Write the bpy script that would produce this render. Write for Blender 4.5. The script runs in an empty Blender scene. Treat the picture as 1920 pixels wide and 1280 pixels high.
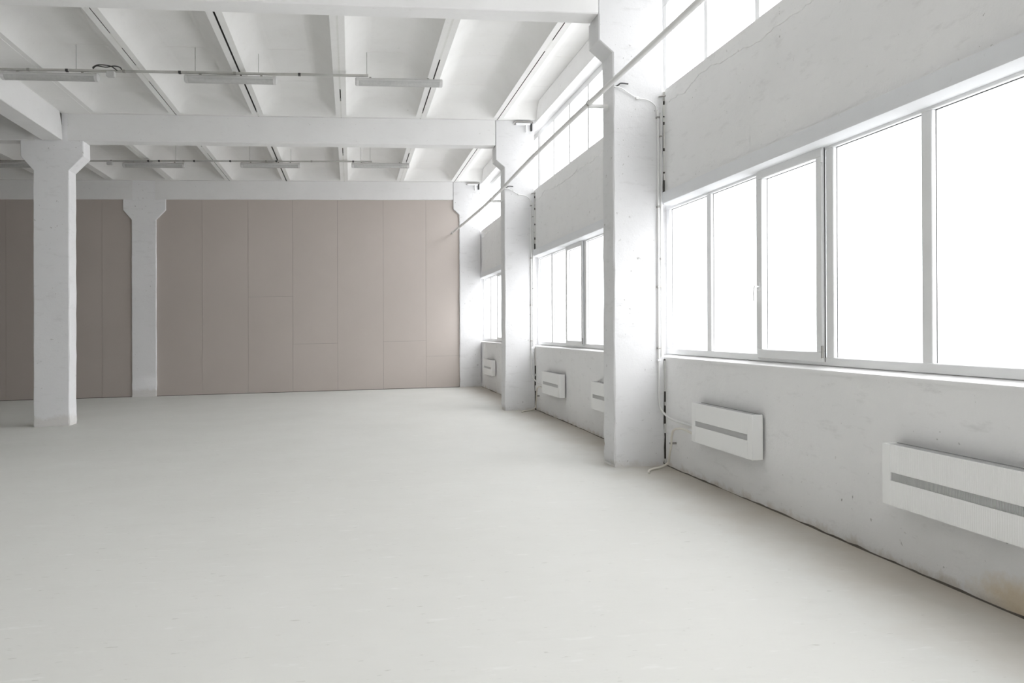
import bpy, bmesh, math, random
from mathutils import Matrix, Vector

random.seed(7)
SC = bpy.context.scene
COL = SC.collection
K = 0.016778                      # the hall's floor and roof fall this much per metre towards the left
Xw = 3.3284

# ------------------------------------------------------------------ camera
cam_d = bpy.data.cameras.new('camera')
cam = bpy.data.objects.new('camera', cam_d)
COL.objects.link(cam)
cam_d.sensor_fit = 'HORIZONTAL'
cam_d.sensor_width = 36.0
cam_d.lens = 1487.004 / 1920 * 36.0
cam_d.shift_x = (960 - 858.913) / 1920
cam_d.shift_y = -(640 - 614.895) / 1920
cam_d.clip_start = 0.05
cam_d.clip_end = 300
_yaw, _pit, _rol = 0.134212, 0.002868, 0.003574
_R = Vector((math.cos(_yaw), -math.sin(_yaw), 0))
_F = Vector((math.sin(_yaw), math.cos(_yaw), 0))
_U = Vector((0, 0, 1))
_F2 = math.cos(_pit) * _F + math.sin(_pit) * _U
_U2 = -math.sin(_pit) * _F + math.cos(_pit) * _U
_R3 = math.cos(_rol) * _R - math.sin(_rol) * _U2
_U3 = math.sin(_rol) * _R + math.cos(_rol) * _U2
_M = Matrix((_R3, _U3, -_F2)).transposed().to_4x4()
_M.translation = Vector((-Xw, 0, 1.5 - K * Xw))
cam.matrix_world = _M
SC.camera = cam

# ------------------------------------------------------------------ overcast daylight
world = bpy.data.worlds.new('overcast_sky')
SC.world = world
world.use_nodes = True
bg = world.node_tree.nodes['Background']
bg.inputs['Color'].default_value = (0.972, 0.984, 1.0, 1)
_wn = world.node_tree
_tc = _wn.nodes.new('ShaderNodeTexCoord')
_sp = _wn.nodes.new('ShaderNodeSeparateXYZ')
_mr = _wn.nodes.new('ShaderNodeMapRange')        # overcast sky: brighter towards the zenith, pale ground below
_wn.links.new(_tc.outputs['Generated'], _sp.inputs[0])
_wn.links.new(_sp.outputs['Z'], _mr.inputs['Value'])
_mr.inputs['From Min'].default_value = 0.0
_mr.inputs['From Max'].default_value = 1.0
_mr.inputs['To Min'].default_value = 3.0
_mr.inputs['To Max'].default_value = 9.0
_wn.links.new(_mr.outputs[0], bg.inputs['Strength'])

SC.view_settings.view_transform = 'Standard'
SC.view_settings.look = 'None'
SC.view_settings.exposure = 0.30
SC.view_settings.gamma = 1.0
SC.view_settings.use_curve_mapping = False
SC.cycles.max_bounces = 24
SC.cycles.diffuse_bounces = 16
SC.cycles.glossy_bounces = 6
SC.cycles.transparent_max_bounces = 16
SC.cycles.sample_clamp_indirect = 10.0
SC.cycles.use_denoising = True

# ------------------------------------------------------------------ materials
def new_mat(name):
    m = bpy.data.materials.new(name)
    m.use_nodes = True
    nt = m.node_tree
    return m, nt, nt.nodes['Principled BSDF']

def N(nt, t, **kw):
    n = nt.nodes.new(t)
    for k, v in kw.items():
        if k in n.inputs.keys() if hasattr(n.inputs, 'keys') else False:
            n.inputs[k].default_value = v
        else:
            setattr(n, k, v)
    return n

def noise(nt, vec, scale, detail=4, rough=0.55):
    n = nt.nodes.new('ShaderNodeTexNoise')
    n.inputs['Scale'].default_value = scale
    n.inputs['Detail'].default_value = detail
    n.inputs['Roughness'].default_value = rough
    nt.links.new(vec, n.inputs['Vector'])
    return n.outputs['Fac']

def ramp(nt, fac, lo, hi, a=0.0, b=1.0):
    n = nt.nodes.new('ShaderNodeMapRange')
    n.inputs['From Min'].default_value = lo
    n.inputs['From Max'].default_value = hi
    n.inputs['To Min'].default_value = a
    n.inputs['To Max'].default_value = b
    nt.links.new(fac, n.inputs['Value'])
    return n.outputs['Result']

def mul(nt, a, b):
    n = nt.nodes.new('ShaderNodeMath'); n.operation = 'MULTIPLY'
    for i, v in enumerate((a, b)):
        if isinstance(v, (int, float)): n.inputs[i].default_value = v
        else: nt.links.new(v, n.inputs[i])
    return n.outputs[0]

def mixc(nt, fac, a, b):
    n = nt.nodes.new('ShaderNodeMix'); n.data_type = 'RGBA'
    if isinstance(fac, (int, float)): n.inputs[0].default_value = fac
    else: nt.links.new(fac, n.inputs[0])
    for i, v in ((6, a), (7, b)):
        if isinstance(v, tuple): n.inputs[i].default_value = (*v, 1)
        else: nt.links.new(v, n.inputs[i])
    return n.outputs[2]

def bump(nt, bsdf, h, strength, dist=0.01):
    n = nt.nodes.new('ShaderNodeBump')
    n.inputs['Strength'].default_value = strength
    n.inputs['Distance'].default_value = dist
    nt.links.new(h, n.inputs['Height'])
    nt.links.new(n.outputs['Normal'], bsdf.inputs['Normal'])

def pos(nt):
    g = nt.nodes.new('ShaderNodeNewGeometry')
    return g.outputs['Position']

def stretch(nt, vec, s):
    m = nt.nodes.new('ShaderNodeMapping')
    m.inputs['Scale'].default_value = s
    nt.links.new(vec, m.inputs['Vector'])
    return m.outputs[0]

def xyz(nt, vec):
    s = nt.nodes.new('ShaderNodeSeparateXYZ')
    nt.links.new(vec, s.inputs[0])
    return s.outputs

def paint(name, col, col2, specks=0.5, bumps=0.25, foot=0.0, speck_col=(0.30, 0.29, 0.27), rough=0.75):
    """Old limewash on plaster or concrete: faint patches, chips, scuffs; foot = soiling along the floor line."""
    m, nt, b = new_mat(name)
    p = pos(nt)
    big = noise(nt, p, 1.3, 5, 0.6)
    c = mixc(nt, ramp(nt, big, 0.35, 0.7), col, col2)
    # chips and small holes
    if specks:
        fine = noise(nt, p, 17, 3, 0.6)
        sel = noise(nt, p, 2.3, 2)
        f = mul(nt, ramp(nt, fine, 0.685, 0.73), ramp(nt, sel, 0.45, 0.62))
        c = mixc(nt, mul(nt, f, specks), c, speck_col)
        scuff = noise(nt, stretch(nt, p, (2, 2, 7)), 1.6, 6, 0.7)
        c = mixc(nt, mul(nt, ramp(nt, scuff, 0.56, 0.72), 0.4 * specks), c, (0.55, 0.545, 0.535))
        dots = noise(nt, p, 31, 2, 0.5)
        c = mixc(nt, mul(nt, mul(nt, ramp(nt, dots, 0.735, 0.76), ramp(nt, noise(nt, p, 3.7, 2), 0.44, 0.56)), specks), c, (0.40, 0.39, 0.37))
    if foot:
        z = xyz(nt, p)[2]
        edge = noise(nt, p, 5.0, 5, 0.7)
        h = nt.nodes.new('ShaderNodeMath'); h.operation = 'SUBTRACT'
        nt.links.new(mul(nt, edge, 0.30), h.inputs[0]); nt.links.new(z, h.inputs[1])
        f = ramp(nt, h.outputs[0], 0.10, 0.16)
        c = mixc(nt, mul(nt, f, foot), c, (0.50, 0.43, 0.33))
        if foot > 0.4:      # one ochre damp patch low on the window wall
            q = xyz(nt, p)
            d = nt.nodes.new('ShaderNodeVectorMath'); d.operation = 'DISTANCE'
            nt.links.new(stretch(nt, p, (1, 1, 3.2)), d.inputs[0]); d.inputs[1].default_value = (0.0, 3.45, 0.20)
            e2 = nt.nodes.new('ShaderNodeMath'); e2.operation = 'ADD'
            nt.links.new(d.outputs['Value'], e2.inputs[0]); nt.links.new(mul(nt, edge, 0.5), e2.inputs[1])
            c = mixc(nt, ramp(nt, e2.outputs[0], 0.72, 0.45, 0.0, 0.65), c, (0.66, 0.53, 0.33))
    nt.links.new(c, b.inputs['Base Color'])
    b.inputs['Roughness'].default_value = rough
    b.inputs['Specular IOR Level'].default_value = 0.15
    b.inputs['Diffuse Roughness'].default_value = 0.5
    hgt = nt.nodes.new('ShaderNodeMath'); hgt.operation = 'ADD'
    nt.links.new(noise(nt, p, 5, 5, 0.6), hgt.inputs[0])
    nt.links.new(mul(nt, noise(nt, p, 60, 3, 0.6), 0.15), hgt.inputs[1])
    bump(nt, b, hgt.outputs[0], bumps, 0.02)
    return m

def plain(name, col, rough=0.45, metal=0.0, spec=0.5, vary=0.06):
    m, nt, b = new_mat(name)
    f = noise(nt, pos(nt), 9, 3)
    d = tuple(max(0, v * (1 - vary)) for v in col)
    nt.links.new(mixc(nt, f, col, d), b.inputs['Base Color'])
    b.inputs['Roughness'].default_value = rough
    b.inputs['Metallic'].default_value = metal
    b.inputs['Specular IOR Level'].default_value = spec
    return m

WHITE = (0.875, 0.872, 0.872)
M = {}
M['wall'] = paint('limewashed_plaster', WHITE, (0.84, 0.838, 0.838), 0.75, 0.35, foot=0.45)
M['column'] = paint('painted_concrete_column', (0.91, 0.91, 0.92), (0.885, 0.885, 0.895), 0.55, 0.25, foot=0.2)
M['wall_column'] = paint('worn_dimmed_column', (0.80, 0.80, 0.808), (0.765, 0.765, 0.772), 0.9, 0.3, foot=0.25)  # worn column paint with a base darkened to tone down the window light
M['beam'] = paint('painted_concrete_beam', (0.875, 0.873, 0.873), (0.845, 0.842, 0.84), 0.25, 0.15)
M['slab'] = paint('painted_concrete_slab', (0.865, 0.862, 0.853), (0.83, 0.826, 0.812), 0.2, 0.2)
M['lintel'] = paint('painted_lintel', (0.82, 0.83, 0.85), (0.79, 0.80, 0.82), 0.2, 0.1)
M['pvc'] = plain('white_pvc', (0.84, 0.845, 0.85), 0.35, vary=0.02)
M['gasket'] = plain('grey_rubber', (0.10, 0.10, 0.10), 0.7)
M['metal'] = plain('dull_steel', (0.40, 0.39, 0.37), 0.4, 0.8)
M['dark'] = plain('dark_fitting', (0.05, 0.05, 0.05), 0.6)
M['heater'] = plain('white_enamel', (0.91, 0.912, 0.905), 0.4, vary=0.01)
M['slot'] = plain('grey_heater_inside', (0.40, 0.40, 0.40), 0.6)
M['gap_shade'] = plain('raw_joint_gap_shade', (0.10, 0.095, 0.085), 0.9, vary=0.4)  # near-black colour standing for the shade deep in joints and gaps
M['backing'] = plain('dark_board_backing', (0.10, 0.085, 0.075), 0.9)
M['shade'] = plain('dark_heater_core', (0.34, 0.34, 0.34), 0.6)
M['fin'] = plain('grey_fin', (0.70, 0.70, 0.70), 0.4)
M['pipe'] = plain('grey_painted_pipe', (0.84, 0.838, 0.83), 0.5)
M['hose'] = plain('cream_hose', (0.80, 0.77, 0.70), 0.45)
M['conduit'] = plain('galvanised_channel', (0.60, 0.60, 0.57), 0.5, 0.0, vary=0.35)
M['cable'] = plain('white_cable', (0.80, 0.80, 0.79), 0.5)
M['tray'] = plain('lamp_tray', (0.62, 0.62, 0.615), 0.5)
M['tube'] = plain('fluorescent_tube', (0.85, 0.85, 0.85), 0.3)
M['mortar'] = paint('joint_mortar', (0.80, 0.80, 0.78), (0.74, 0.74, 0.71), 0.5, 0.4)
M['screed'] = plain('dirty_screed_gap_shade', (0.22, 0.195, 0.165), 0.9, vary=0.5)  # dirty screed, also the colour of the painted shade at the wall foot

def mk_glass():
    m = bpy.data.materials.new('window_glass'); m.use_nodes = True
    nt = m.node_tree; nt.nodes.clear()
    o = nt.nodes.new('ShaderNodeOutputMaterial')
    t = nt.nodes.new('ShaderNodeBsdfTransparent'); t.inputs[0].default_value = (0.985, 0.985, 0.985, 1)
    g = nt.nodes.new('ShaderNodeBsdfGlossy'); g.inputs['Roughness'].default_value = 0.02
    lw = nt.nodes.new('ShaderNodeLayerWeight'); lw.inputs['Blend'].default_value = 0.5
    pw = nt.nodes.new('ShaderNodeMath'); pw.operation = 'POWER'; pw.inputs[1].default_value = 5.0
    nt.links.new(lw.outputs['Facing'], pw.inputs[0])
    f = nt.nodes.new('ShaderNodeMapRange'); f.inputs['To Min'].default_value = 0.03; f.inputs['To Max'].default_value = 0.6
    nt.links.new(pw.outputs[0], f.inputs['Value'])
    x = nt.nodes.new('ShaderNodeMixShader')
    nt.links.new(f.outputs[0], x.inputs[0]); nt.links.new(t.outputs[0], x.inputs[1]); nt.links.new(g.outputs[0], x.inputs[2])
    nt.links.new(x.outputs[0], o.inputs[0])
    return m
M['glass'] = mk_glass()

def mk_diffuser():
    m = bpy.data.materials.new('dusty_clear_cover'); m.use_nodes = True
    nt = m.node_tree; nt.nodes.clear()
    o = nt.nodes.new('ShaderNodeOutputMaterial')
    t = nt.nodes.new('ShaderNodeBsdfTransparent'); t.inputs[0].default_value = (0.85, 0.85, 0.84, 1)
    p = nt.nodes.new('ShaderNodeBsdfPrincipled')
    p.inputs['Base Color'].default_value = (0.82, 0.82, 0.815, 1); p.inputs['Roughness'].default_value = 0.3
    n = noise(nt, pos(nt), 25, 3)
    x = nt.nodes.new('ShaderNodeMixShader')
    nt.links.new(ramp(nt, n, 0.3, 0.7, 0.45, 0.52), x.inputs[0])
    nt.links.new(t.outputs[0], x.inputs[1]); nt.links.new(p.outputs[0], x.inputs[2])
    nt.links.new(x.outputs[0], o.inputs[0])
    return m
M['diffuser'] = mk_diffuser()

def mk_floor():
    m, nt, b = new_mat('painted_screed_floor')
    p = pos(nt)
    big = noise(nt, p, 0.45, 5, 0.6)
    c = mixc(nt, ramp(nt, big, 0.3, 0.7), (0.61, 0.608, 0.582), (0.575, 0.573, 0.546))
    st = noise(nt, stretch(nt, p, (1.2, 3.5, 1)), 2.2, 6, 0.65)
    c = mixc(nt, mul(nt, ramp(nt, st, 0.55, 0.75), 0.35), c, (0.54, 0.535, 0.51))
    st2 = noise(nt, stretch(nt, p, (1.5, 5, 1)), 3.1, 5, 0.6)
    c = mixc(nt, mul(nt, ramp(nt, st2, 0.62, 0.72), 0.35), c, (0.72, 0.72, 0.705))
    sc = noise(nt, stretch(nt, p, (3, 9, 1)), 4.0, 3, 0.5)
    c = mixc(nt, mul(nt, ramp(nt, sc, 0.69, 0.74), 0.45), c, (0.36, 0.35, 0.32))
    # grime and painted-in shade along the foot of the window wall
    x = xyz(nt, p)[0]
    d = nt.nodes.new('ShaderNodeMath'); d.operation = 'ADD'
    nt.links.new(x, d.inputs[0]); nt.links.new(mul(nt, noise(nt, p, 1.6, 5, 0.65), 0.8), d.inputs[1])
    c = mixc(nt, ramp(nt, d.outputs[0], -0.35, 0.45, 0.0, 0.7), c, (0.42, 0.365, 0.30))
    nt.links.new(c, b.inputs['Base Color'])
    nt.links.new(ramp(nt, noise(nt, p, 1.1, 5, 0.6), 0.3, 0.7, 0.48, 0.62), b.inputs['Roughness'])
    b.inputs['Specular IOR Level'].default_value = 0.14
    b.inputs['Diffuse Roughness'].default_value = 0.7
    hgt = nt.nodes.new('ShaderNodeMath'); hgt.operation = 'ADD'
    nt.links.new(noise(nt, stretch(nt, p, (1, 2.5, 1)), 2.5, 5, 0.6), hgt.inputs[0])
    nt.links.new(mul(nt, noise(nt, p, 40, 3), 0.08), hgt.inputs[1])
    bump(nt, b, hgt.outputs[0], 0.12, 0.02)
    return m
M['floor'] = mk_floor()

def mk_board():
    m, nt, b = new_mat('taupe_plasterboard')
    p = pos(nt)
    oi = nt.nodes.new('ShaderNodeObjectInfo')
    c = mixc(nt, ramp(nt, noise(nt, p, 0.8, 4), 0.3, 0.7), (0.55, 0.495, 0.46), (0.52, 0.468, 0.433))
    c = mixc(nt, mul(nt, oi.outputs['Random'], 0.3), c, (0.555, 0.50, 0.465))
    c = mixc(nt, mul(nt, ramp(nt, noise(nt, p, 6, 4, 0.7), 0.62, 0.75), 0.2), c, (0.56, 0.52, 0.48))
    nt.links.new(c, b.inputs['Base Color'])
    b.inputs['Roughness'].default_value = 0.42
    b.inputs['Specular IOR Level'].default_value = 0.5
    bump(nt, b, noise(nt, p, 3, 4), 0.08, 0.02)
    return m
M['board'] = mk_board()

# ------------------------------------------------------------------ mesh helpers
def G(v):
    return Vector((v[0], v[1], v[2] + K * v[0]))

class MB:
    """Collects vertices and faces in the hall's own axes; build() links them as ONE mesh object."""
    def __init__(s): s.v = []; s.f = []
    def add(s, vs, fs):
        o = len(s.v); s.v += [tuple(v) for v in vs]; s.f += [tuple(i + o for i in f) for f in fs]; return s
    def box(s, x0, x1, y0, y1, z0, z1, c=0.0):
        if c <= 0:
            vs = [(x, y, z) for z in (z0, z1) for y in (y0, y1) for x in (x0, x1)]
            return s.add(vs, [(0, 2, 3, 1), (4, 5, 7, 6), (0, 1, 5, 4), (2, 6, 7, 3), (0, 4, 6, 2), (1, 3, 7, 5)])
        bm = bmesh.new()
        bmesh.ops.create_cube(bm, size=1)
        for v in bm.verts:
            v.co = ((x0 + x1) / 2 + v.co.x * (x1 - x0), (y0 + y1) / 2 + v.co.y * (y1 - y0), (z0 + z1) / 2 + v.co.z * (z1 - z0))
        bmesh.ops.bevel(bm, geom=bm.edges[:], offset=c, segments=1, affect='EDGES', profile=0.5)
        return s.frombm(bm)
    def frombm(s, bm):
        bm.verts.index_update()
        s.add([v.co[:] for v in bm.verts], [[v.index for v in f.verts] for f in bm.faces]); bm.free(); return s
    def rings(s, rings, cap=True, closed=True):
        n = len(rings[0]); o = len(s.v)
        for r in rings: s.v += [tuple(p) for p in r]
        for i in range(len(rings) - 1):
            for j in range(n if closed else n - 1):
                a = o + i * n + j; b = o + i * n + (j + 1) % n
                s.f.append((a, b, b + n, a + n))
        if cap:
            s.f.append(tuple(o + j for j in range(n))[::-1])
            s.f.append(tuple(o + (len(rings) - 1) * n + j for j in range(n)))
        return s
    def tube(s, pts, r, n=10):
        pts = [Vector(p) for p in pts]
        rings = []; up = None
        for i, p in enumerate(pts):
            t = (pts[min(i + 1, len(pts) - 1)] - pts[max(i - 1, 0)]).normalized()
            if up is None:
                up = Vector((0, 0, 1)) if abs(t.z) < 0.9 else Vector((1, 0, 0))
            a = t.cross(up).normalized(); b = a.cross(t).normalized(); up = b
            rings.append([p + r * (math.cos(q) * a + math.sin(q) * b) for q in (2 * math.pi * k / n for k in range(n))])
        return s.rings(rings)
    def build(s, name, mat, parent=None, org=(0, 0, 0), smooth=True, ang=44):
        og = Vector(org)
        me = bpy.data.meshes.new(name)
        me.from_pydata([G(Vector(v) - og) for v in s.v], [], s.f)
        bm = bmesh.new(); bm.from_mesh(me); bmesh.ops.recalc_face_normals(bm, faces=bm.faces); bm.to_mesh(me); bm.free()
        me.materials.append(mat)
        if smooth:
            me.polygons.foreach_set('use_smooth', [True] * len(me.polygons))
            me.set_sharp_from_angle(angle=math.radians(ang))
        o = bpy.data.objects.new(name, me)
        COL.objects.link(o)
        if parent: o.parent = parent
        else: o.location = G(og)
        return o

def tag(o, label, cat=None, group=None, kind=None):
    o['label'] = label
    if cat: o['category'] = cat
    if group: o['group'] = group
    if kind: o['kind'] = kind
    return o

def thing(name, org, label, cat, group=None, kind=None):
    e = bpy.data.objects.new(name, None)
    e.empty_display_size = 0.1
    COL.objects.link(e)
    e.location = G(org)
    return tag(e, label, cat, group, kind)

def dup(root, org, label, group=None):
    r = root.copy(); COL.objects.link(r); r.location = G(org); r['label'] = label
    if group: r['group'] = group
    for ch in list(root.children):
        c = ch.copy(); COL.objects.link(c); c.parent = r
        for g in list(ch.children):
            d = g.copy(); COL.objects.link(d); d.parent = c
    return r

def curve_pts(ctrl, n=8):
    """Catmull-Rom through the control points."""
    P = [Vector(c) for c in ctrl]
    P = [2 * P[0] - P[1]] + P + [2 * P[-1] - P[-2]]
    out = []
    for i in range(1, len(P) - 2):
        for k in range(n):
            t = k / n
            a, b, c, d = P[i - 1], P[i], P[i + 1], P[i + 2]
            out.append(0.5 * ((2 * b) + (c - a) * t + (2 * a - 5 * b + 4 * c - d) * t * t + (-a + 3 * b - 3 * c + d) * t ** 3))
    out.append(P[-2])
    return out

Y1, S, CD = 8.08, 6.0, 0.36        # first column line, bay, column depth
ZB, ZT = 4.79, 5.246               # underside and top of the cross beams
YF, YB = -4.0, 20.16              # hall ends
XL = -27.0                         # unseen left wall, set far out to keep the left side dark

# ------------------------------------------------------------------ the setting
# floor: painted screed with a ragged edge along the window wall
fm = MB()
ys = [YF + 0.12 * i for i in range(int((YB - YF) / 0.12) + 1)] + [YB]
edge = []
e = 0.018
for y in ys:
    e = min(0.020, max(0.004, e + random.uniform(-0.007, 0.007)))
    edge.append((-e, y, 0.0))
n = len(ys)
fm.add(edge + [(XL, y, 0.0) for y in ys], [(i, i + 1, n + i + 1, n + i) for i in range(n - 1)])
fm.add([(-p[0] * -1, p[1], 0.0) for p in edge] + [(p[0], p[1], -0.03) for p in edge], [(i, i + 1, n + i + 1, n + i) for i in range(n - 1)])
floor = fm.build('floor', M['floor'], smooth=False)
tag(floor, 'pale grey-beige painted screed floor with faint scuffs', 'floor', kind='structure')
MB().box(-0.2, 0.02, YF, YB, -0.06, -0.022).build('gap_bed', M['screed'], floor)
floor.children[0]['label'] = 'dark dirty gap between floor and window wall'

# window wall: spandrels, bands and piers with openings
YS = [Y1 + S * i for i in (-2, -1, 0, 1, 2)]
WT = 0.30
wm = MB()
def grid_wall(z0, z1, y0, y1):
    wm.box(0.0, WT, y0, y1, z0, z1)
grid_wall(-0.06, 1.15, YF, YB + 0.3)
grid_wall(2.905, 4.0, YF, YB + 0.3)
grid_wall(5.20, 5.53, YF, YB + 0.3)
for yc in YS[0:]:
    grid_wall(1.15, 2.905, yc + 0.18, yc + CD - 0.02) if yc + 0.18 > YF else None
wall_right = wm.build('wall_right', M['wall'], smooth=False)
tag(wall_right, 'white limewashed window wall with chipped plaster above and below the windows', 'wall', kind='structure')

# proud plaster repair under the clerestory, ragged lower edge (one per bay)
for y0 in (Y1 - S, Y1, Y1 + S):
    pm = MB(); a, b, c, d = [], [], [], []
    y = y0 + CD + 0.02; zb = 3.85
    while y < y0 + S - 0.01:
        zb = min(3.90, max(3.78, zb + random.uniform(-0.022, 0.022)))
        a.append((-0.007, y, 3.998)); b.append((-0.007, y, zb)); c.append((0.002, y, zb - 0.004)); d.append((0.002, y, 3.999))
        y += 0.055
    k = len(a)
    pm.v = a + b + c + d
    for i in range(k - 1):
        pm.f += [(i, i + 1, k + i + 1, k + i), (k + i, k + i + 1, 2 * k + i + 1, 2 * k + i), (3 * k + i, 3 * k + i + 1, i + 1, i)]
    pm.build('plaster_band', M['wall'], wall_right, smooth=False)

# boxed lintels over both window rows
def lintel(y0, y1, xf, z0, z1, back):
    prof = [(0.004, z1), (xf, z1 - 0.004), (xf - 0.002, z0 + 0.02), (xf + 0.006, z0), (xf + 0.05, z0 - 0.018), (back, z0 - 0.03), (back, z1)]
    rings = [[(x, y, z) for x, z in prof] for y in (y0, y1)]
    return MB().rings(rings)
for i in range(3):
    y0 = Y1 - S + S * i
    lintel(y0 + CD - 0.02, y0 + S - 0.02, -0.045, 2.785, 2.905, 0.12).build('lintel', M['lintel'], wall_right)
    # dark strips for the shade in the open joint beside the column, partly mortared
    if i < 2:
        yj = y0 + S
        MB().box(-0.0235, 0.001, yj + 0.016, yj + 0.06, 0.0, 1.13).build('joint_shade_strip', M['gap_shade'], wall_right, smooth=False)
        MB().box(-0.0235, 0.001, yj + 0.016, yj + 0.06, 2.79, 3.96).build('joint_shade_strip', M['gap_shade'], wall_right, smooth=False)
        for z, h in ((0.02, 0.05), (0.33, 0.10), (0.62, 0.04), (0.80, 0.33), (3.03, 0.07), (3.13, 0.22), (3.39, 0.25), (3.67, 0.05), (3.735, 0.12), (3.87, 0.10)):
            z += random.uniform(-0.015, 0.015)
            MB().box(-0.0225 + random.uniform(0, 0.006), 0.002, yj + 0.006, yj + 0.05, z, z + h, 0.003).build('mortar_patch', M['mortar'], wall_right)
        MB().tube([(-0.075, yj - 0.006, 3.925), (0.0, yj - 0.03, 3.93)], 0.008, 10).build('anchor_rod', M['metal'], wall_right)

# dark ragged strip painted as the shade of the gap between floor and wall
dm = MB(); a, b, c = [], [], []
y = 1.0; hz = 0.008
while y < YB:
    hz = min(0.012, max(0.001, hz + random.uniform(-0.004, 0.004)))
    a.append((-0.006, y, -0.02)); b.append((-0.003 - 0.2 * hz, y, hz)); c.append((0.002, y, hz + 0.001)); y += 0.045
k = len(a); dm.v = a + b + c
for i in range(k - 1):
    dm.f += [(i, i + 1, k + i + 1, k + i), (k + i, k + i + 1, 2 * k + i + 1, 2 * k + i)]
dm.build('gap_shade_line', M['screed'], floor, smooth=False)['label'] = 'dark ragged line of painted shade along the foot of the wall'

back_wall = MB().box(XL, -0.1, YB, YB + 0.25, -0.06, 5.62).build('wall_back', M['backing'], smooth=False)
tag(back_wall, 'back wall faced with tall taupe plasterboards', 'wall', kind='structure')
left_wall = MB().box(XL - 0.25, XL, YF, YB + 0.25, -0.06, 5.62).build('wall_left', M['board'], smooth=False)
tag(left_wall, 'unseen plain taupe wall set far left to keep the aisle dark', 'wall', kind='structure')
front_wall = MB().box(XL, WT, YF - 0.25, YF, -0.06, 5.62).build('wall_front', M['wall'], smooth=False)
tag(front_wall, 'plain white wall behind the viewpoint', 'wall', kind='structure')

# taupe boards, pieces of the back wall
seams = [-17.1, -16.0, -14.85, -13.72, -12.58, -11.462, -10.38, -9.285, -8.16, -6.943, -5.848, -4.763, -3.661, -2.515, -1.430, -0.560]
joints = {10: [2.39], 11: [1.198], 13: [1.21], 14: [0.809]}
for i in range(len(seams) - 1):
    x0, x1 = seams[i], seams[i + 1]
    cuts = [0.012] + joints.get(i, []) + [4.86]
    for a, b in zip(cuts[:-1], cuts[1:]):
        yf = YB - 0.022 + random.uniform(-0.001, 0.001)
        MB().box(x0 + 0.002, x1 - 0.002, yf, YB + 0.004, a, b - 0.0035).build('plasterboard', M['board'], back_wall)

# ceiling plate and the ribbed slabs lying on the beams
ceiling = MB().box(XL - 0.25, WT, YF - 0.25, YB + 0.35, 5.62, 5.75).build('ceiling', M['slab'], smooth=False)
tag(ceiling, 'white ribbed concrete slab ceiling', 'ceiling', kind='structure')

ZR = 5.25                           # underside of ribs
HP = 0.285                          # pan depth
def ramp_f(d):
    t = max(0.0, min(1.0, d / 0.34))
    return 1 - (1 - t) ** 1.7
def slab_mesh(x0, x1, y0, y1, left=True, right=True):
    xs = [x0, x0 + 0.083] + [x0 + 0.083 + d for d in (0.03, 0.07, 0.11, 0.15, 0.19, 0.23, 0.27, 0.31, 0.36)] if left else [x0]
    if right:
        r = [x1 - (v - x0) for v in xs][::-1] if left else [x1]
    else:
        r = [x1]
    m_ = (xs[-1] + r[0]) / 2
    xs = xs + [m_] + r
    ve = 0.20                       # end rib width from slab end
    yv = [y0, y0 + ve] + [y0 + ve + d for d in (0.03, 0.06, 0.10, 0.14, 0.18, 0.22, 0.26, 0.30)]
    mids = []
    for ym in (10.12, 11.55, 12.98):
        yy = ym - 8.22 + y0
        mids += [yy - 0.02, yy - 0.012, yy + 0.012, yy + 0.02]
    yv = yv + mids + [y1 - (v - y0) for v in yv][::-1]
    V, F = [], []
    for y in yv:
        for x in xs:
            dl = x - (x0 + 0.083) if left else 9
            dr = (x1 - 0.083) - x if right else 9
            du = min(dl, dr); dv = min(y - (y0 + ve), (y1 - ve) - y)
            h = HP * ramp_f(max(du, 0)) * ramp_f(max(dv, 0) * 1.2)
            for ym in (10.12, 11.55, 12.98):
                if abs(y - (ym - 8.22 + y0)) < 0.015 and du > 0.30: h -= 0.005
            V.append((x, y, ZR + h))
    nx = len(xs); ny = len(yv)
    for j in range(ny - 1):
        for i in range(nx - 1):
            F.append((j * nx + i, j * nx + i + 1, (j + 1) * nx + i + 1, (j + 1) * nx + i))
    # outer sides and top
    o = len(V)
    V += [(x0, y0, 5.6), (x1, y0, 5.6), (x1, y1, 5.6), (x0, y1, 5.6)]
    F.append((o, o + 1, o + 2, o + 3))
    F.append(tuple([j * nx for j in range(ny)] + [o + 3, o]))
    F.append(tuple([j * nx + nx - 1 for j in range(ny)][::-1] + [o + 1, o + 2]))
    F.append(tuple(list(range(nx)) + [o + 1, o]))
    F.append(tuple([(ny - 1) * nx + i for i in range(nx)][::-1] + [o + 3, o + 2]))
    mb = MB(); mb.v = V; mb.f = F
    return mb
def slab(mb):
    o = mb.build('ribbed_slab', M['slab'], ceiling, ang=30)
    o.data.materials.append(M['gap_shade'])      # raw joint sides, coloured dark for the shade inside the seams
    for p_ in o.data.polygons:
        if abs(p_.normal.x) > 0.99: p_.material_index = 1
    return o
sx = [-0.70, -2.09, -3.485, -4.905, -6.28, -7.67, -9.065, -10.46, -11.855, -13.25]
gap = {0: 0.016, 1: 0.018, 2: 0.016, 3: 0.024, 4: 0.011}
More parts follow.
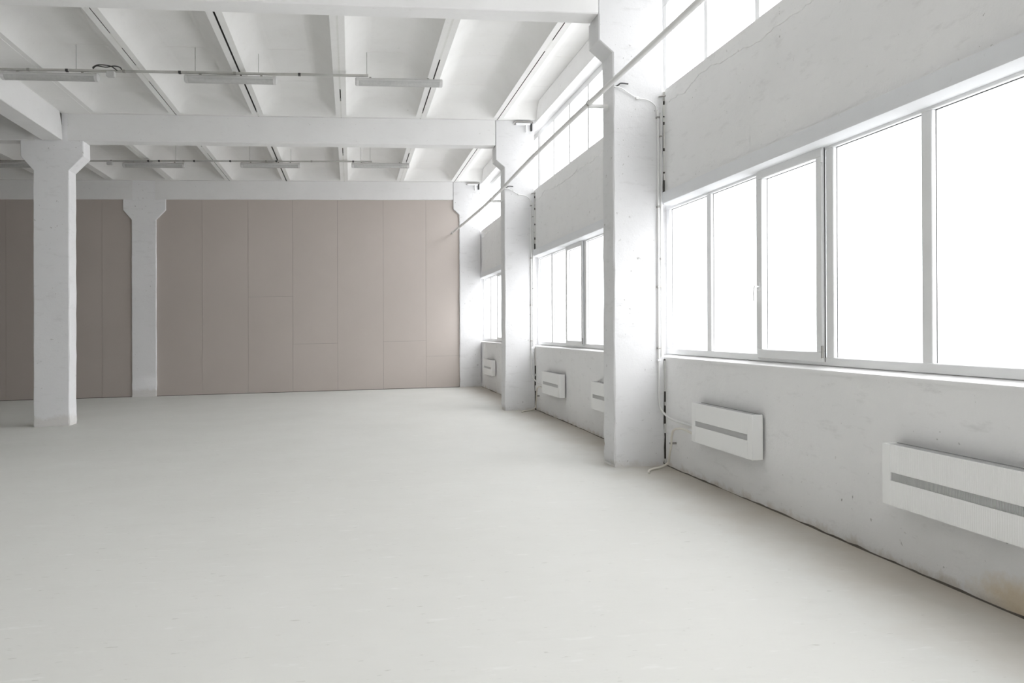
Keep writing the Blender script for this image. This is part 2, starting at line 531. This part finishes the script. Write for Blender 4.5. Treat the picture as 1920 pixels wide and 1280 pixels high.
for bay in (-1, 0, 1):
    y0 = Y1 + 0.145 + S * bay; y1 = y0 + S - 0.004
    slab(slab_mesh(-0.70 + 0.006, 0.29, y0, y1, True, False))
    for i in range(len(sx) - 1):
        gr, gl = gap.get(i, 0.008), gap.get(i + 1, 0.008)
        slab(slab_mesh(sx[i + 1] + gl / 2, sx[i] - gr / 2, y0, y1))
    # mortar filling parts of the seams
    fills = {0: [(0.15, 0.35), (1.9, 2.3)], 1: [(0.15, 2.75), (5.5, 5.85)], 2: [(0.15, 4.2), (4.85, 5.85)], 3: [(5.6, 5.85)],
             4: [(0.15, 1.0), (2.1, 2.6), (3.3, 4.0)], 5: [(0.15, 5.85)], 6: [(0.15, 5.85)], 7: [(0.15, 5.85)], 8: [(0.15, 5.85)]} if bay <= 0 else \
            {0: [(0.15, 1.5)], 1: [(0.4, 2.6), (3.6, 5.85)], 2: [(0.5, 2.2), (2.9, 5.85)], 3: [(0.15, 0.2)], 4: [(2.2, 2.8)],
             5: [(0.15, 5.85)], 6: [(0.15, 5.85)], 7: [(0.15, 5.85)], 8: [(0.15, 5.85)]}
    for i, L in fills.items():
        for a, b in L:
            g = gap.get(i, 0.008)
            MB().box(sx[i] - g / 2 - 0.004, sx[i] + g / 2 + 0.004, y0 + a, y0 + b, ZR - 0.0015, ZR + 0.05).build('joint_mortar', M['mortar'], ceiling, smooth=False)
# cast strip between the long tie beam and the next slab
MB().box(-8.30, -7.66, Y1 + 0.29, Y1 + S, ZR - 0.004, ZR + 0.02).build('cast_strip', M['slab'], ceiling, smooth=False)

# ------------------------------------------------------------------ windows
def window(name, Y0, kind, label):
    """One window of a bay whose opening runs from Y0 (near) to far end; panes counted from the far end."""
    xf, xb = 0.078, 0.148
    far = Y0 + 5.80
    org = (0.1, Y0 + 2.9, 1.18 if kind == 'low' else 4.0)
    root = thing(name, org, label, 'window', kind='structure')
    if kind == 'low':
        z0, z1, fw, mw, bt = 1.178, 2.80, 0.085, 0.088, 0.06
        far = Y0 + 5.785
        mids = [Y0 + 4.787, Y0 + 3.845, Y0 + 2.845, Y0 + 1.877, Y0 + 0.92]
    else:
        z0, z1, fw, mw, bt = 3.99, 5.21, 0.105, 0.075, 0.10
        xf, xb = 0.20, 0.27
        far = Y0 + 6.15
        mids = [far - 0.035 - 1.0167 * k_ for k_ in (1, 2, 3, 4, 5)]
    near = Y0 - 0.02 if kind == 'low' else Y0 + 0.19
    # frame ring: four bars in one mesh
    fr = MB()
    fr.box(xf, xb, near, far + 0.03, z0, z0 + bt, 0.005)
    fr.box(xf, xb, near, far + 0.03, z1 - bt, z1, 0.005)
    fr.box(xf, xb, far - fw + 0.03, far + 0.03, z0 + bt - 0.002, z1 - bt + 0.002, 0.005)
    fr.box(xf, xb, near, near + fw, z0 + bt - 0.002, z1 - bt + 0.002, 0.005)
    fr.build('frame', M['pvc'], root, org)
    for ym in mids:
        MB().box(xf + 0.002, xb - 0.002, ym - mw / 2, ym + mw / 2, z0 + bt - 0.002, z1 - bt + 0.002, 0.005).build('mullion', M['pvc'], root, org)
    ends = [far - fw + 0.03] + [v for ym in mids for v in (ym + mw / 2, ym - mw / 2)] + [near + fw]
    for i in range(len(ends) // 2):
        b, a = ends[2 * i], ends[2 * i + 1]
        za, zb = z0 + bt, z1 - bt
        holder = root
        if kind == 'low' and i == 2:
            # opening sash overlapping the frame
            sa, sb = a - 0.02 + 0.04, b + 0.03
            sa = a + 0.016
            sz0, sz1 = z0 + 0.025, z1 - 0.03
            w = 0.075
            sash = MB()
            xs0, xs1 = xf - 0.022, xf + 0.045
            sash.box(xs0, xs1, sa, sb, sz0, sz0 + w, 0.006); sash.box(xs0, xs1, sa, sb, sz1 - w, sz1, 0.006)
            sash.box(xs0, xs1, sa, sa + w, sz0 + w - 0.002, sz1 - w + 0.002, 0.006); sash.box(xs0, xs1, sb - w, sb, sz0 + w - 0.002, sz1 - w + 0.002, 0.006)
            so = sash.build('sash', M['pvc'], root, org)
            # handle on the far stile
            hz = 1.80
            hd = MB().box(xs0 - 0.008, xs0 + 0.002, sb - w / 2 - 0.014, sb - w / 2 + 0.014, hz - 0.035, hz + 0.035, 0.003)
            hd.tube([(xs0 - 0.006, sb - w / 2, hz), (xs0 - 0.045, sb - w / 2, hz)], 0.008)
            hd.tube(curve_pts([(xs0 - 0.038, sb - w / 2, hz + 0.008), (xs0 - 0.046, sb - w / 2, hz - 0.04), (xs0 - 0.046, sb - w / 2, hz - 0.12)], 5), 0.009)
            hd.build('handle', M['pvc'], so, org)
            for hz in (sz0 + 0.03, sz1 - 0.12):
                MB().tube([(xs0 - 0.004, sa - 0.009, hz), (xs0 - 0.004, sa - 0.009, hz + 0.09)], 0.009, 8).build('hinge', M['pvc'] if hz > 2 else M['metal'], so, org)
            MB().box(xf - 0.002, xf + 0.004, sa - 0.0075, sa - 0.002, sz0, sz1).build('shadow_gasket', M['gasket'], so, org)
            a, b, za, zb = sa + w, sb - w, sz0 + w, sz1 - w
            holder = so
        gx = xf + 0.034
        pn = MB().box(gx, gx + 0.004, a - 0.004, b + 0.004, za - 0.004, zb + 0.004).build('pane', M['glass'], holder, org, smooth=False)
        gk = MB(); t = 0.005
        for (p, q, r, s_) in ((a, b, zb - t, zb), (b - 0.003, b, za, zb)):
            gk.box(gx - 0.004, gx - 0.0005, p, q, r, s_)
        if kind == 'low':
            gk.build('glazing_gasket', M['gasket'], holder, org, smooth=False)
    if kind == 'low':
        rings = [[(-0.008, y, 1.127), (-0.008, y, 1.151), (0.0, y, 1.155), (xf + 0.03, y, 1.178), (xf + 0.03, y, 1.127)] for y in (near + 0.0, far + 0.04)]
        MB().rings(rings).build('window_sill', M['beam'], root, org)
    return root
names_low = ['wide white lower window of the bay nearest the viewpoint', 'lower window of the middle bay between two columns', 'lower window of the farthest bay beside the taupe wall']
names_up = ['clerestory window above the nearest wide window', 'clerestory window of the middle bay behind the overhead pipe', 'clerestory window of the farthest bay near the taupe wall']
for i in range(3):
    Y0 = Y1 - S + CD + S * i
    window('window_%d' % (2 * i + 1), Y0, 'low', names_low[i])
    window('window_%d' % (2 * i + 2), Y0, 'up', names_up[i])

# ------------------------------------------------------------------ columns
def column(xa, xb, yc, label, flare_l, flare_r, zf0, zf1, group=None):
    org = ((xa + xb) / 2, yc + CD / 2, 0)
    zs = [-0.004, 0.02, 0.06, 0.12, 0.2, 0.3] + [0.45 + 0.18 * i for i in range(int((zf0 - 0.5) / 0.18))]
    zs = [z for z in zs if z < zf0 - 0.08] + [zf0]
    rings = []
    c = 0.012
    rnd = random.Random(label)
    def ring(x0, x1, z, jit=1.0):
        pts = [(x0 + c, yc), (x1 - c, yc), (x1, yc + c), (x1, yc + CD - c), (x1 - c, yc + CD), (x0 + c, yc + CD), (x0, yc + CD - c), (x0, yc + c)]
        j = 0.0045 * jit * (1.8 if z < 0.5 else 1.0)
        out = []
        for k in range(0, 8, 2):
            dx, dy = rnd.uniform(-j, j), rnd.uniform(-j, j)
            for p in pts[k:k + 2]: out.append((p[0] + dx, p[1] + dy * 0.5, z))
        return out
    for z in zs: rings.append(ring(xa, xb, z))
    rings.append(ring(xa - flare_l, xb + flare_r, zf1, 0.6))
    rings.append(ring(xa - flare_l, xb + flare_r, ZB - 0.001, 0.5))
    m = MB().rings(rings)
    # core between the beam ends
    m.box(xa + (0.02 if flare_r else -flare_l + 0.004), xb - (0.02 if flare_r else 0), yc + 0.002, yc + CD - 0.05, ZB - 0.02, ZT + 0.002, 0.006)
    o = m.build('column', M['column'] if flare_r else M['wall_column'], None, org, ang=25)
    return tag(o, label, 'column', group)
xr0, xr1 = -0.574, -0.024
column(xr0, xr1, Y1, 'nearest white concrete wall column with hoses at its foot', 0.155, 0, 4.39, 4.52, 'columns along the window wall')
column(xr0, xr1, Y1 + S, 'white concrete wall column between the middle and far windows', 0.155, 0, 4.40, 4.53, 'columns along the window wall')
column(xr0, xr1, Y1 + 2 * S - 0.0, 'white concrete corner column at the end of the taupe wall', 0.155, 0, 4.41, 4.55, 'columns along the window wall')
xl0, xl1 = -8.587, -8.02
column(xl0, xl1, Y1, 'white concrete column under the near end of the lengthwise tie beam', 0.2, 0.23, 4.29, 4.53, 'free columns on the left line')
column(xl0, xl1, Y1 + S, 'broad free-standing white concrete column on the open floor', 0.2, 0.23, 4.29, 4.53, 'free columns on the left line')
column(xl0, xl1, Y1 + 2 * S, 'slimmer looking white column set against the taupe boards', 0.2, 0.23, 4.295, 4.53, 'free columns on the left line')

# ------------------------------------------------------------------ beams
def cross_beam(x0, x1, yc, label, depth=0.285):
    org = ((x0 + x1) / 2, yc + depth / 2, ZB)
    rings = []
    nseg = max(2, int((x1 - x0) / 0.6)); rnd = random.Random(label); c = 0.01
    for i in range(nseg + 1):
        x = x0 + (x1 - x0) * i / nseg
        j = lambda: rnd.uniform(-0.003, 0.003)
        b = j(); f = j()
        rings.append([(x, yc + f, ZB + b + c), (x, yc + f + c, ZB + b), (x, yc + depth - c, ZB + b), (x, yc + depth, ZB + b + c), (x, yc + depth, ZT), (x, yc + f, ZT)])
    o = MB().rings(rings).build('beam', M['beam'], None, org, ang=25)
    return tag(o, label, 'beam', 'white cross beams')
cross_beam(xl1 - 0.03, xr0 - 0.16, Y1, 'white cross beam nearest the viewpoint along the top edge')
cross_beam(xl1 - 0.02, xr0 - 0.163, Y1 + S, 'white cross beam from the broad free column to the middle wall column')
cross_beam(xl1 - 0.02, xr0 - 0.163, Y1 + 2 * S, 'white cross beam above the long run of taupe boards')
cross_beam(-16.6, xl0 + 0.02, Y1 + S, 'white beam end going left behind the broad free column head')
cross_beam(-16.6, xl0 + 0.02, Y1 + 2 * S, 'white beam above the dark taupe boards of the left aisle')
ye = Y1 + S
tbm = MB()
rg = []
for y_, zt_ in ((Y1 + 0.29, 0), (Y1 + 3, 0), (ye - 0.30, 0)):
    rg.append([(-8.45, y_, ZB + .015), (-8.44, y_, ZB + .005), (-8.125, y_, ZB + .005), (-8.115, y_, ZB + .015), (-8.115, y_, ZB + 0.22), (-8.115, y_, ZT), (-8.45, y_, ZT), (-8.45, y_, ZB + 0.22)])
rg.append([(-8.45, ye - .02, ZB + .015), (-8.44, ye - .02, ZB + .005), (-8.125, ye - .02, ZB + .005), (-8.115, ye - .02, ZB + .015), (-8.115, ye - .05, ZB + 0.22), (-8.115, ye - .15, ZT), (-8.45, ye - .13, ZT), (-8.45, ye - .05, ZB + 0.22)])
tb = tbm.rings(rg).build('tie_beam', M['beam'], None, (-8.28, Y1 + 3, ZB))
jm = MB()  # dark wedge standing for the shade in the broken beam-end joint
jm.rings([[(x_, ye - .15, ZT - .002), (x_, ye + .001, ZT - .002), (x_, ye + .001, ZB + .17), (x_, ye - .05, ZB + .22)] for x_ in (-8.44, -8.135)])
jm.build('broken_joint_shade', M['gap_shade'], tb, (-8.28, Y1 + 3, ZB), smooth=False)
tag(tb, 'white lengthwise tie beam resting on the broad free column head', 'beam')

# ------------------------------------------------------------------ pendant fluorescent lamps and their channels
def make_lamp(cx, cy, z, label, L=1.27):
    org = (cx, cy, z)
    root = thing('fluorescent_lamp', org, label, 'lamp', 'switched-off tube lamps')
    h = L / 2
    # tray
    prof = [(-0.062, 0.0), (-0.058, 0.03), (-0.03, 0.048), (0.03, 0.048), (0.058, 0.03), (0.062, 0.0)]
    MB().rings([[(cx + s * (h - 0.03), cy + a, z + b) for a, b in prof] for s in (-1, 1)]).build('tray', M['tray'], root, org)
    # cover: half shell with thickness
    def shell(r, zz): return [(r * math.cos(t), zz + r * 0.86 * math.sin(t)) for t in [math.pi + math.pi * k / 10 for k in range(11)]]
    outer = shell(0.068, 0.0); inner = shell(0.0655, 0.0)[::-1]
    MB().rings([[(cx + s * (h - 0.025), cy + a, z + b) for a, b in outer + inner] for s in (-1, 1)]).build('cover', M['diffuser'], root, org)
    for s in (-1, 1):
        rr = []
        for dx, f in ((h - 0.05, 1.04), (h - 0.012, 1.02), (h, 0.8)):
            rr.append([(cx + s * dx, cy + a * f, z + b * f) for a, b in outer + [(0.062, 0.03), (0.03, 0.05), (-0.03, 0.05), (-0.062, 0.03)]])
        MB().rings(rr).build('end_cap', M['tray'], root, org)
        MB().tube([(cx - h + 0.06, cy + s * 0.028, z - 0.022), (cx + h - 0.06, cy + s * 0.028, z - 0.022)], 0.013, 8).build('tube', M['tube'], root, org)
        # clips gripping the channel above
        MB().box(cx + s * 0.42 - 0.015, cx + s * 0.42 + 0.015, cy - 0.02, cy + 0.02, z + 0.044, z + 0.0655, 0.003).build('clip', M['metal'], root, org)
    return root
LZ1, LY1 = 5.08, 11.55
lamp = make_lamp(-7.415, LY1, LZ1, 'grey tube lamp at the left end of the front lamp row')
dup(lamp, (-5.00, LY1, LZ1 + 0.010), 'grey tube lamp in the middle of the front lamp row', 'switched-off tube lamps')
dup(lamp, (-2.62, LY1, LZ1 + 0.02), 'grey tube lamp at the right end of the front lamp row', 'switched-off tube lamps')
LY2, LZ2 = 17.55, 5.07
for x, lab in ((-10.16, 'tube lamp of the rear row half hidden by the broad column'), (-7.46, 'first tube lamp of the rear row beside the broad column'),
               (-5.04, 'second tube lamp of the rear row from the broad column'), (-2.67, 'third tube lamp of the rear row, nearest the windows')):
    dup(lamp, (x, LY2, LZ2 + 0.006 * (x + 13.0)), lab, 'switched-off tube lamps')

def channel(x0, x1, y, z, dz, label, wires, boxes, loops=()):
    org = ((x0 + x1) / 2, y, z)
    root = thing('cable_channel', org, label, 'cable channel', 'channels carrying the lamp rows')
    zz = lambda x: z + dz * (x - x0)
    m = MB(); w, h = 0.02, 0.014
    nseg = 12
    rings = []
    for i in range(nseg + 1):
        x = x0 + (x1 - x0) * i / nseg; q = zz(x) + random.uniform(-0.003, 0.003)
        rings.append([(x, y - w, q - h), (x, y + w, q - h), (x, y + w, q + h), (x, y - w, q + h)])
    m.rings(rings).build('channel', M['conduit'], root, org)
    for x in wires:
        MB().tube([(x, y, zz(x) + 0.01), (x, y, 5.53)], 0.005, 6).build('hanger_wire', M['conduit'], root, org)
    for x in boxes:
        MB().box(x - 0.055, x + 0.055, y - 0.04, y + 0.03, zz(x) - 0.085, zz(x) - 0.005, 0.008).build('junction_box', M['tray'], root, org)
    for pts in loops:
        MB().tube(curve_pts([(px, y + py, zz(px) + pz) for px, py, pz in pts], 6), 0.008, 8).build('cable', M['dark'], root, org)
    x = x0 + 0.4
    while x < x1 - 0.1:
        MB().box(x - 0.018, x + 0.018, y - w - 0.003, y + w + 0.003, zz(x) - h - 0.003, zz(x) + h + 0.003).build('strap', M['dark'] if random.random() < 0.45 else M['metal'], root, org, smooth=False)
        x += random.choice((0.22, 0.5, 0.75, 0.9))
    return root
channel(-8.6, -3.07, LY1, LZ1 + 0.082, 0.0045, 'galvanised channel above the front lamp row', [-7.08, -5.49, -4.62, -3.09], [-6.62],
        [[(-6.86, 0, 0.03), (-6.80, -0.03, 0.06), (-6.68, -0.03, 0.045), (-6.58, -0.02, 0.065), (-6.50, -0.02, 0.05), (-6.47, 0, 0.01)],
         [(-6.86, -0.02, 0.04), (-6.78, -0.03, 0.075), (-6.62, -0.03, 0.06), (-6.53, -0.02, 0.0)]])
channel(-13.0, -2.86, LY2, LZ2 + 0.085, 0.006, 'thin galvanised channel above the rear lamp row', [-7.02, -5.48, -4.61, -3.1, -2.4 - 0.5], [-8.36])

# ------------------------------------------------------------------ sloping-looking heating pipe along the columns
px = -0.78
org = (px, 7.0, 3.89)
pipe = thing('overhead_pipe', org, 'grey painted pipe running along the wall columns at clerestory height', 'pipe')
ctrl = [(px, -4.0, 3.87), (px, 2.0, 3.875), (px, 5.6, 3.875), (px, 8.26, 3.895), (px, 11.0, 3.90), (px, 14.26, 3.845), (px, 17.5, 3.88), (px, 19.92, 3.925)]
MB().tube(curve_pts(ctrl, 6), 0.027, 14).build('pipe_run', M['pipe'], pipe, org)
MB().tube([(px, 19.90, 3.925), (px, 19.955, 3.925)], 0.032, 12).build('end_cap', M['metal'], pipe, org)
for y, z in ((8.26, 3.895), (14.26, 3.845)):
    b = MB().tube([(px - 0.01, y, z - 0.03), (-0.57, y, z - 0.03)], 0.022, 10)
    b.build('bracket', M['pipe'], pipe, org)
    r = [(px + 0.03 * math.cos(t), y, z + 0.03 * math.sin(t)) for t in [2 * math.pi * k / 12 for k in range(13)]]
    MB().tube(r, 0.006, 6).build('clamp', M['metal'], pipe, org)
b = MB().tube([(px, 20.03 - 0.1, 3.925), (px, 20.14, 3.925)], 0.012, 8); b.build('bracket', M['metal'], pipe, org)

# thin cable draped over the face of the nearest column and the middle one
for k, (yc, lab) in enumerate(((Y1, 'thin white cable draped across the nearest wall column'), (Y1 + S, 'thin white cable draped across the middle wall column'))):
    y = yc - 0.012
    org = (-0.3, y, 3.9)
    root = thing('draped_cable', org, lab, 'cable', 'cables on the wall columns')
    pts = [(-0.575, y - 0.03, 4.01), (-0.50, y - 0.012, 4.005), (-0.40, y, 3.95), (-0.315, y, 3.905), (-0.2, y, 3.885), (-0.12, y, 3.83), (-0.10, y, 3.76), (-0.095, y, 3.70)]
    MB().tube(curve_pts(pts, 6), 0.0055, 8).build('wire', M['cable'], root, org)
    MB().tube(curve_pts([(-0.57, y - 0.02, 4.01), (-0.53, y - 0.02, 4.03), (-0.50, y - 0.02, 4.05), (-0.42, y - 0.02, 4.045)], 5), 0.008, 8).build('loose_end', M['dark'], root, org)
    MB().box(-0.33, -0.30, y - 0.008, y + 0.012, 3.89, 3.92, 0.003).build('clip', M['cable'], root, org)

# small steel hanger plates high on the middle and corner columns
for k, yc in enumerate((Y1 + S, Y1 + 2 * S)):
    y = yc - 0.012
    org = (-0.22, y, 5.2)
    root = thing('wall_bracket', org, 'small steel bracket high on the %s wall column' % ('middle', 'corner')[k], 'bracket', 'brackets at the column heads')
    MB().tube(curve_pts([(-0.40, y - 0.02, 5.17), (-0.36, y - 0.03, 5.21), (-0.22, y - 0.03, 5.212), (-0.08, y - 0.03, 5.213), (-0.05, y - 0.02, 5.19)], 5), 0.012, 8).build('bar', M['metal'], root, org)
    MB().box(-0.37, -0.10, y - 0.045, y + 0.012, 5.155, 5.19, 0.004).build('shelf', M['column'], root, org)
    MB().box(-0.185, -0.165, y - 0.04, y + 0.012, 5.03, 5.16, 0.004).build('strut', M['column'], root, org)
    MB().box(-0.095, -0.06, y - 0.02, y + 0.012, 5.05, 5.19, 0.004).build('bolt_plate', M['dark'], root, org)

# ------------------------------------------------------------------ wall convectors
def make_heater(yfar, label, L=1.155):
    ynear = yfar - L
    z0, z1 = 0.385, 0.752
    xf, xb = -0.115, -0.022
    org = (xb, (yfar + ynear) / 2, z0)
    root = thing('wall_convector', org, label, 'heater', 'white convectors under the windows')
    zs0, zs1 = 0.535, 0.585
    ys0, ys1 = ynear + 0.085, yfar - 0.075
    # casing: back, two ends, bottom
    m = MB()
    m.box(xb - 0.004, xb, ynear + 0.002, yfar - 0.002, z0 + 0.01, z1)
    m.box(xf + 0.004, xb - 0.003, ynear + 0.004, yfar - 0.004, z0, z0 + 0.006)
    m.build('back_plate', M['slot'], root, org, smooth=False)
    for a, b in ((ynear, ynear + 0.02), (yfar - 0.02, yfar)):
        MB().box(xf + 0.001, xb, a, b, z0, z1, 0.004).build('end_panel', M['heater'], root, org)
    # front panel: fluted sheet around the slot
    def fluted(a, b, za, zb):
        nn = max(2, int(round((b - a) / 0.0075))); nn += nn % 2
        rg = []
        for i in range(nn + 1):
            y = a + (b - a) * i / nn
            d = 0.0014 if i % 2 else 0.0
            rg.append([(xf + d, y, za), (xf + d, y, zb), (xf + 0.006, y, zb), (xf + 0.006, y, za)])
        return MB().rings(rg)
    fluted(ys0, ys1, zs1, z1).build('upper_panel', M['heater'], root, org, smooth=False)
    fluted(ys0, ys1, z0, zs0).build('lower_panel', M['heater'], root, org, smooth=False)
    for a, b in ((ynear + 0.0015, ys0), (ys1, yfar - 0.0015)):
        MB().box(xf, xf + 0.012, a, b, z0, z1, 0.003).build('corner_panel', M['heater'], root, org)
    # fins in the slot and the top grille, too fine to count
    f = MB()
    y = ys0 + 0.006
    while y < ys1:
        f.box(xf + 0.006, xf + 0.03, y, y + 0.0035, zs0, zs1); y += 0.0093
    fo = f.build('slot_fins', M['fin'], root, org, smooth=False); fo['kind'] = 'stuff'
    MB().box(xf + 0.03, xf + 0.034, ys0, ys1, zs0 - 0.02, zs1 + 0.02).build('slot_back', M['slot'], root, org, smooth=False)
    f = MB()
    y = ynear + 0.035
    while y < yfar - 0.03:
        f.box(xf + 0.006, xb - 0.003, y, y + 0.004, z1 - 0.016, z1 - 0.004); y += 0.0125
    fo = f.build('top_grille', M['fin'], root, org, smooth=False); fo['kind'] = 'stuff'
    MB().box(xf + 0.004, xb - 0.003, ynear + 0.01, yfar - 0.01, z1 - 0.05, z1 - 0.045).build('inner_shade', M['shade'], root, org, smooth=False)
    # wall studs the heater hangs on
    for yy in (ynear + 0.2, yfar - 0.2):
        MB().box(xb - 0.002, 0.002, yy - 0.02, yy + 0.02, z0 + 0.1, z0 + 0.2).build('hook', M['metal'], root, org, smooth=False)
    return root, org
h0, ho = make_heater(7.195, 'white convector under the near window, beside the hose from the nearest column')
for y, lab in ((4.46, 'white convector cut by the picture edge, with fluted front panel'),
               (13.195, 'white convector in the middle bay beside the middle column'),
               (10.40, 'white convector in the middle bay mostly hidden by the nearest column'),
               (19.195, 'small distant white convector in the farthest bay')):
    dup(h0, (ho[0], ho[1] + y - 7.195, ho[2]), lab, 'white convectors under the windows')

# ------------------------------------------------------------------ vertical pipe, hoses
def hoses(yc, far, which):
    xs, ys_ = -0.088, yc - 0.018
    org = (xs, ys_, 0.6)
    root = thing('supply_pipe', org, 'slim white supply pipe on the %s column, curving to its convector' % which, 'pipe', 'supply pipes on the columns')
    yh = far + 0.0
    run = [(xs, ys_, 3.78), (xs, ys_, 3.0), (xs, ys_, 2.0), (xs, ys_, 1.0), (xs, ys_, 0.72), (xs + 0.01, ys_ - 0.01, 0.62), (-0.05, ys_ - 0.07, 0.55), (-0.035, ys_ - 0.2, 0.515), (-0.03, ys_ - 0.42, 0.505), (-0.03, yh + 0.12, 0.50), (-0.05, yh + 0.03, 0.475), (-0.06, yh - 0.004, 0.47)]
    MB().tube(curve_pts(run, 6), 0.011, 10).build('pipe_run', M['cable'], root, org)
    for z in (3.7, 2.75, 1.9, 1.25, 1.12):
        MB().box(xs - 0.018, xs + 0.018, ys_ - 0.014, yc + 0.004, z - 0.01, z + 0.01, 0.003).build('clip', M['metal'] if z != 1.12 else M['pvc'], root, org)
    MB().tube([(xs + 0.032, ys_ + 0.004, 3.75), (xs + 0.032, ys_ + 0.004, 1.16)], 0.0085, 8).build('second_pipe', M['cable'], root, org)
    for z in (3.5, 2.2):
        MB().box(xs + 0.02, xs + 0.044, ys_ - 0.008, yc + 0.004, z - 0.008, z + 0.008, 0.002).build('clip', M['metal'], root, org)
    MB().tube([(-0.05, yh + 0.05, 0.484), (-0.058, yh - 0.0, 0.471)], 0.017, 10).build('nut', M['metal'], root, org)
    org = (-0.3, yc - 0.3, 0.0)
    root = thing('drain_hose', org, 'cream drain hose trailing on the floor at the %s column' % which, 'hose', 'drain hoses')
    run = [(-0.06, yh - 0.004, 0.42), (-0.058, yh + 0.05, 0.43), (-0.058, yh + 0.16, 0.445), (-0.058, yh + 0.36, 0.455), (-0.058, yh + 0.55, 0.42), (-0.058, yh + 0.61, 0.34), (-0.058, yh + 0.63, 0.24), (-0.058, yh + 0.67, 0.14), (-0.06, yh + 0.70, 0.06), (-0.14, yh + 0.69, 0.022), (-0.24, yh + 0.64, 0.016), (-0.31, yh + 0.58, 0.013), (-0.345, yh + 0.51, 0.012), (-0.36, yh + 0.46, 0.012)]
    MB().tube(curve_pts(run, 6), 0.012, 10).build('hose_run', M['hose'], root, org)
    MB().tube([(-0.058, yh + 0.045, 0.43), (-0.06, yh, 0.421)], 0.017, 10).build('nut', M['metal'], root, org)
    MB().box(-0.072, -0.001, yh + 0.618, yh + 0.642, 0.262, 0.282, 0.003).build('clip', M['metal'], root, org)
hoses(Y1, 7.195, 'nearest')
hoses(Y1 + S, 13.195, 'middle')
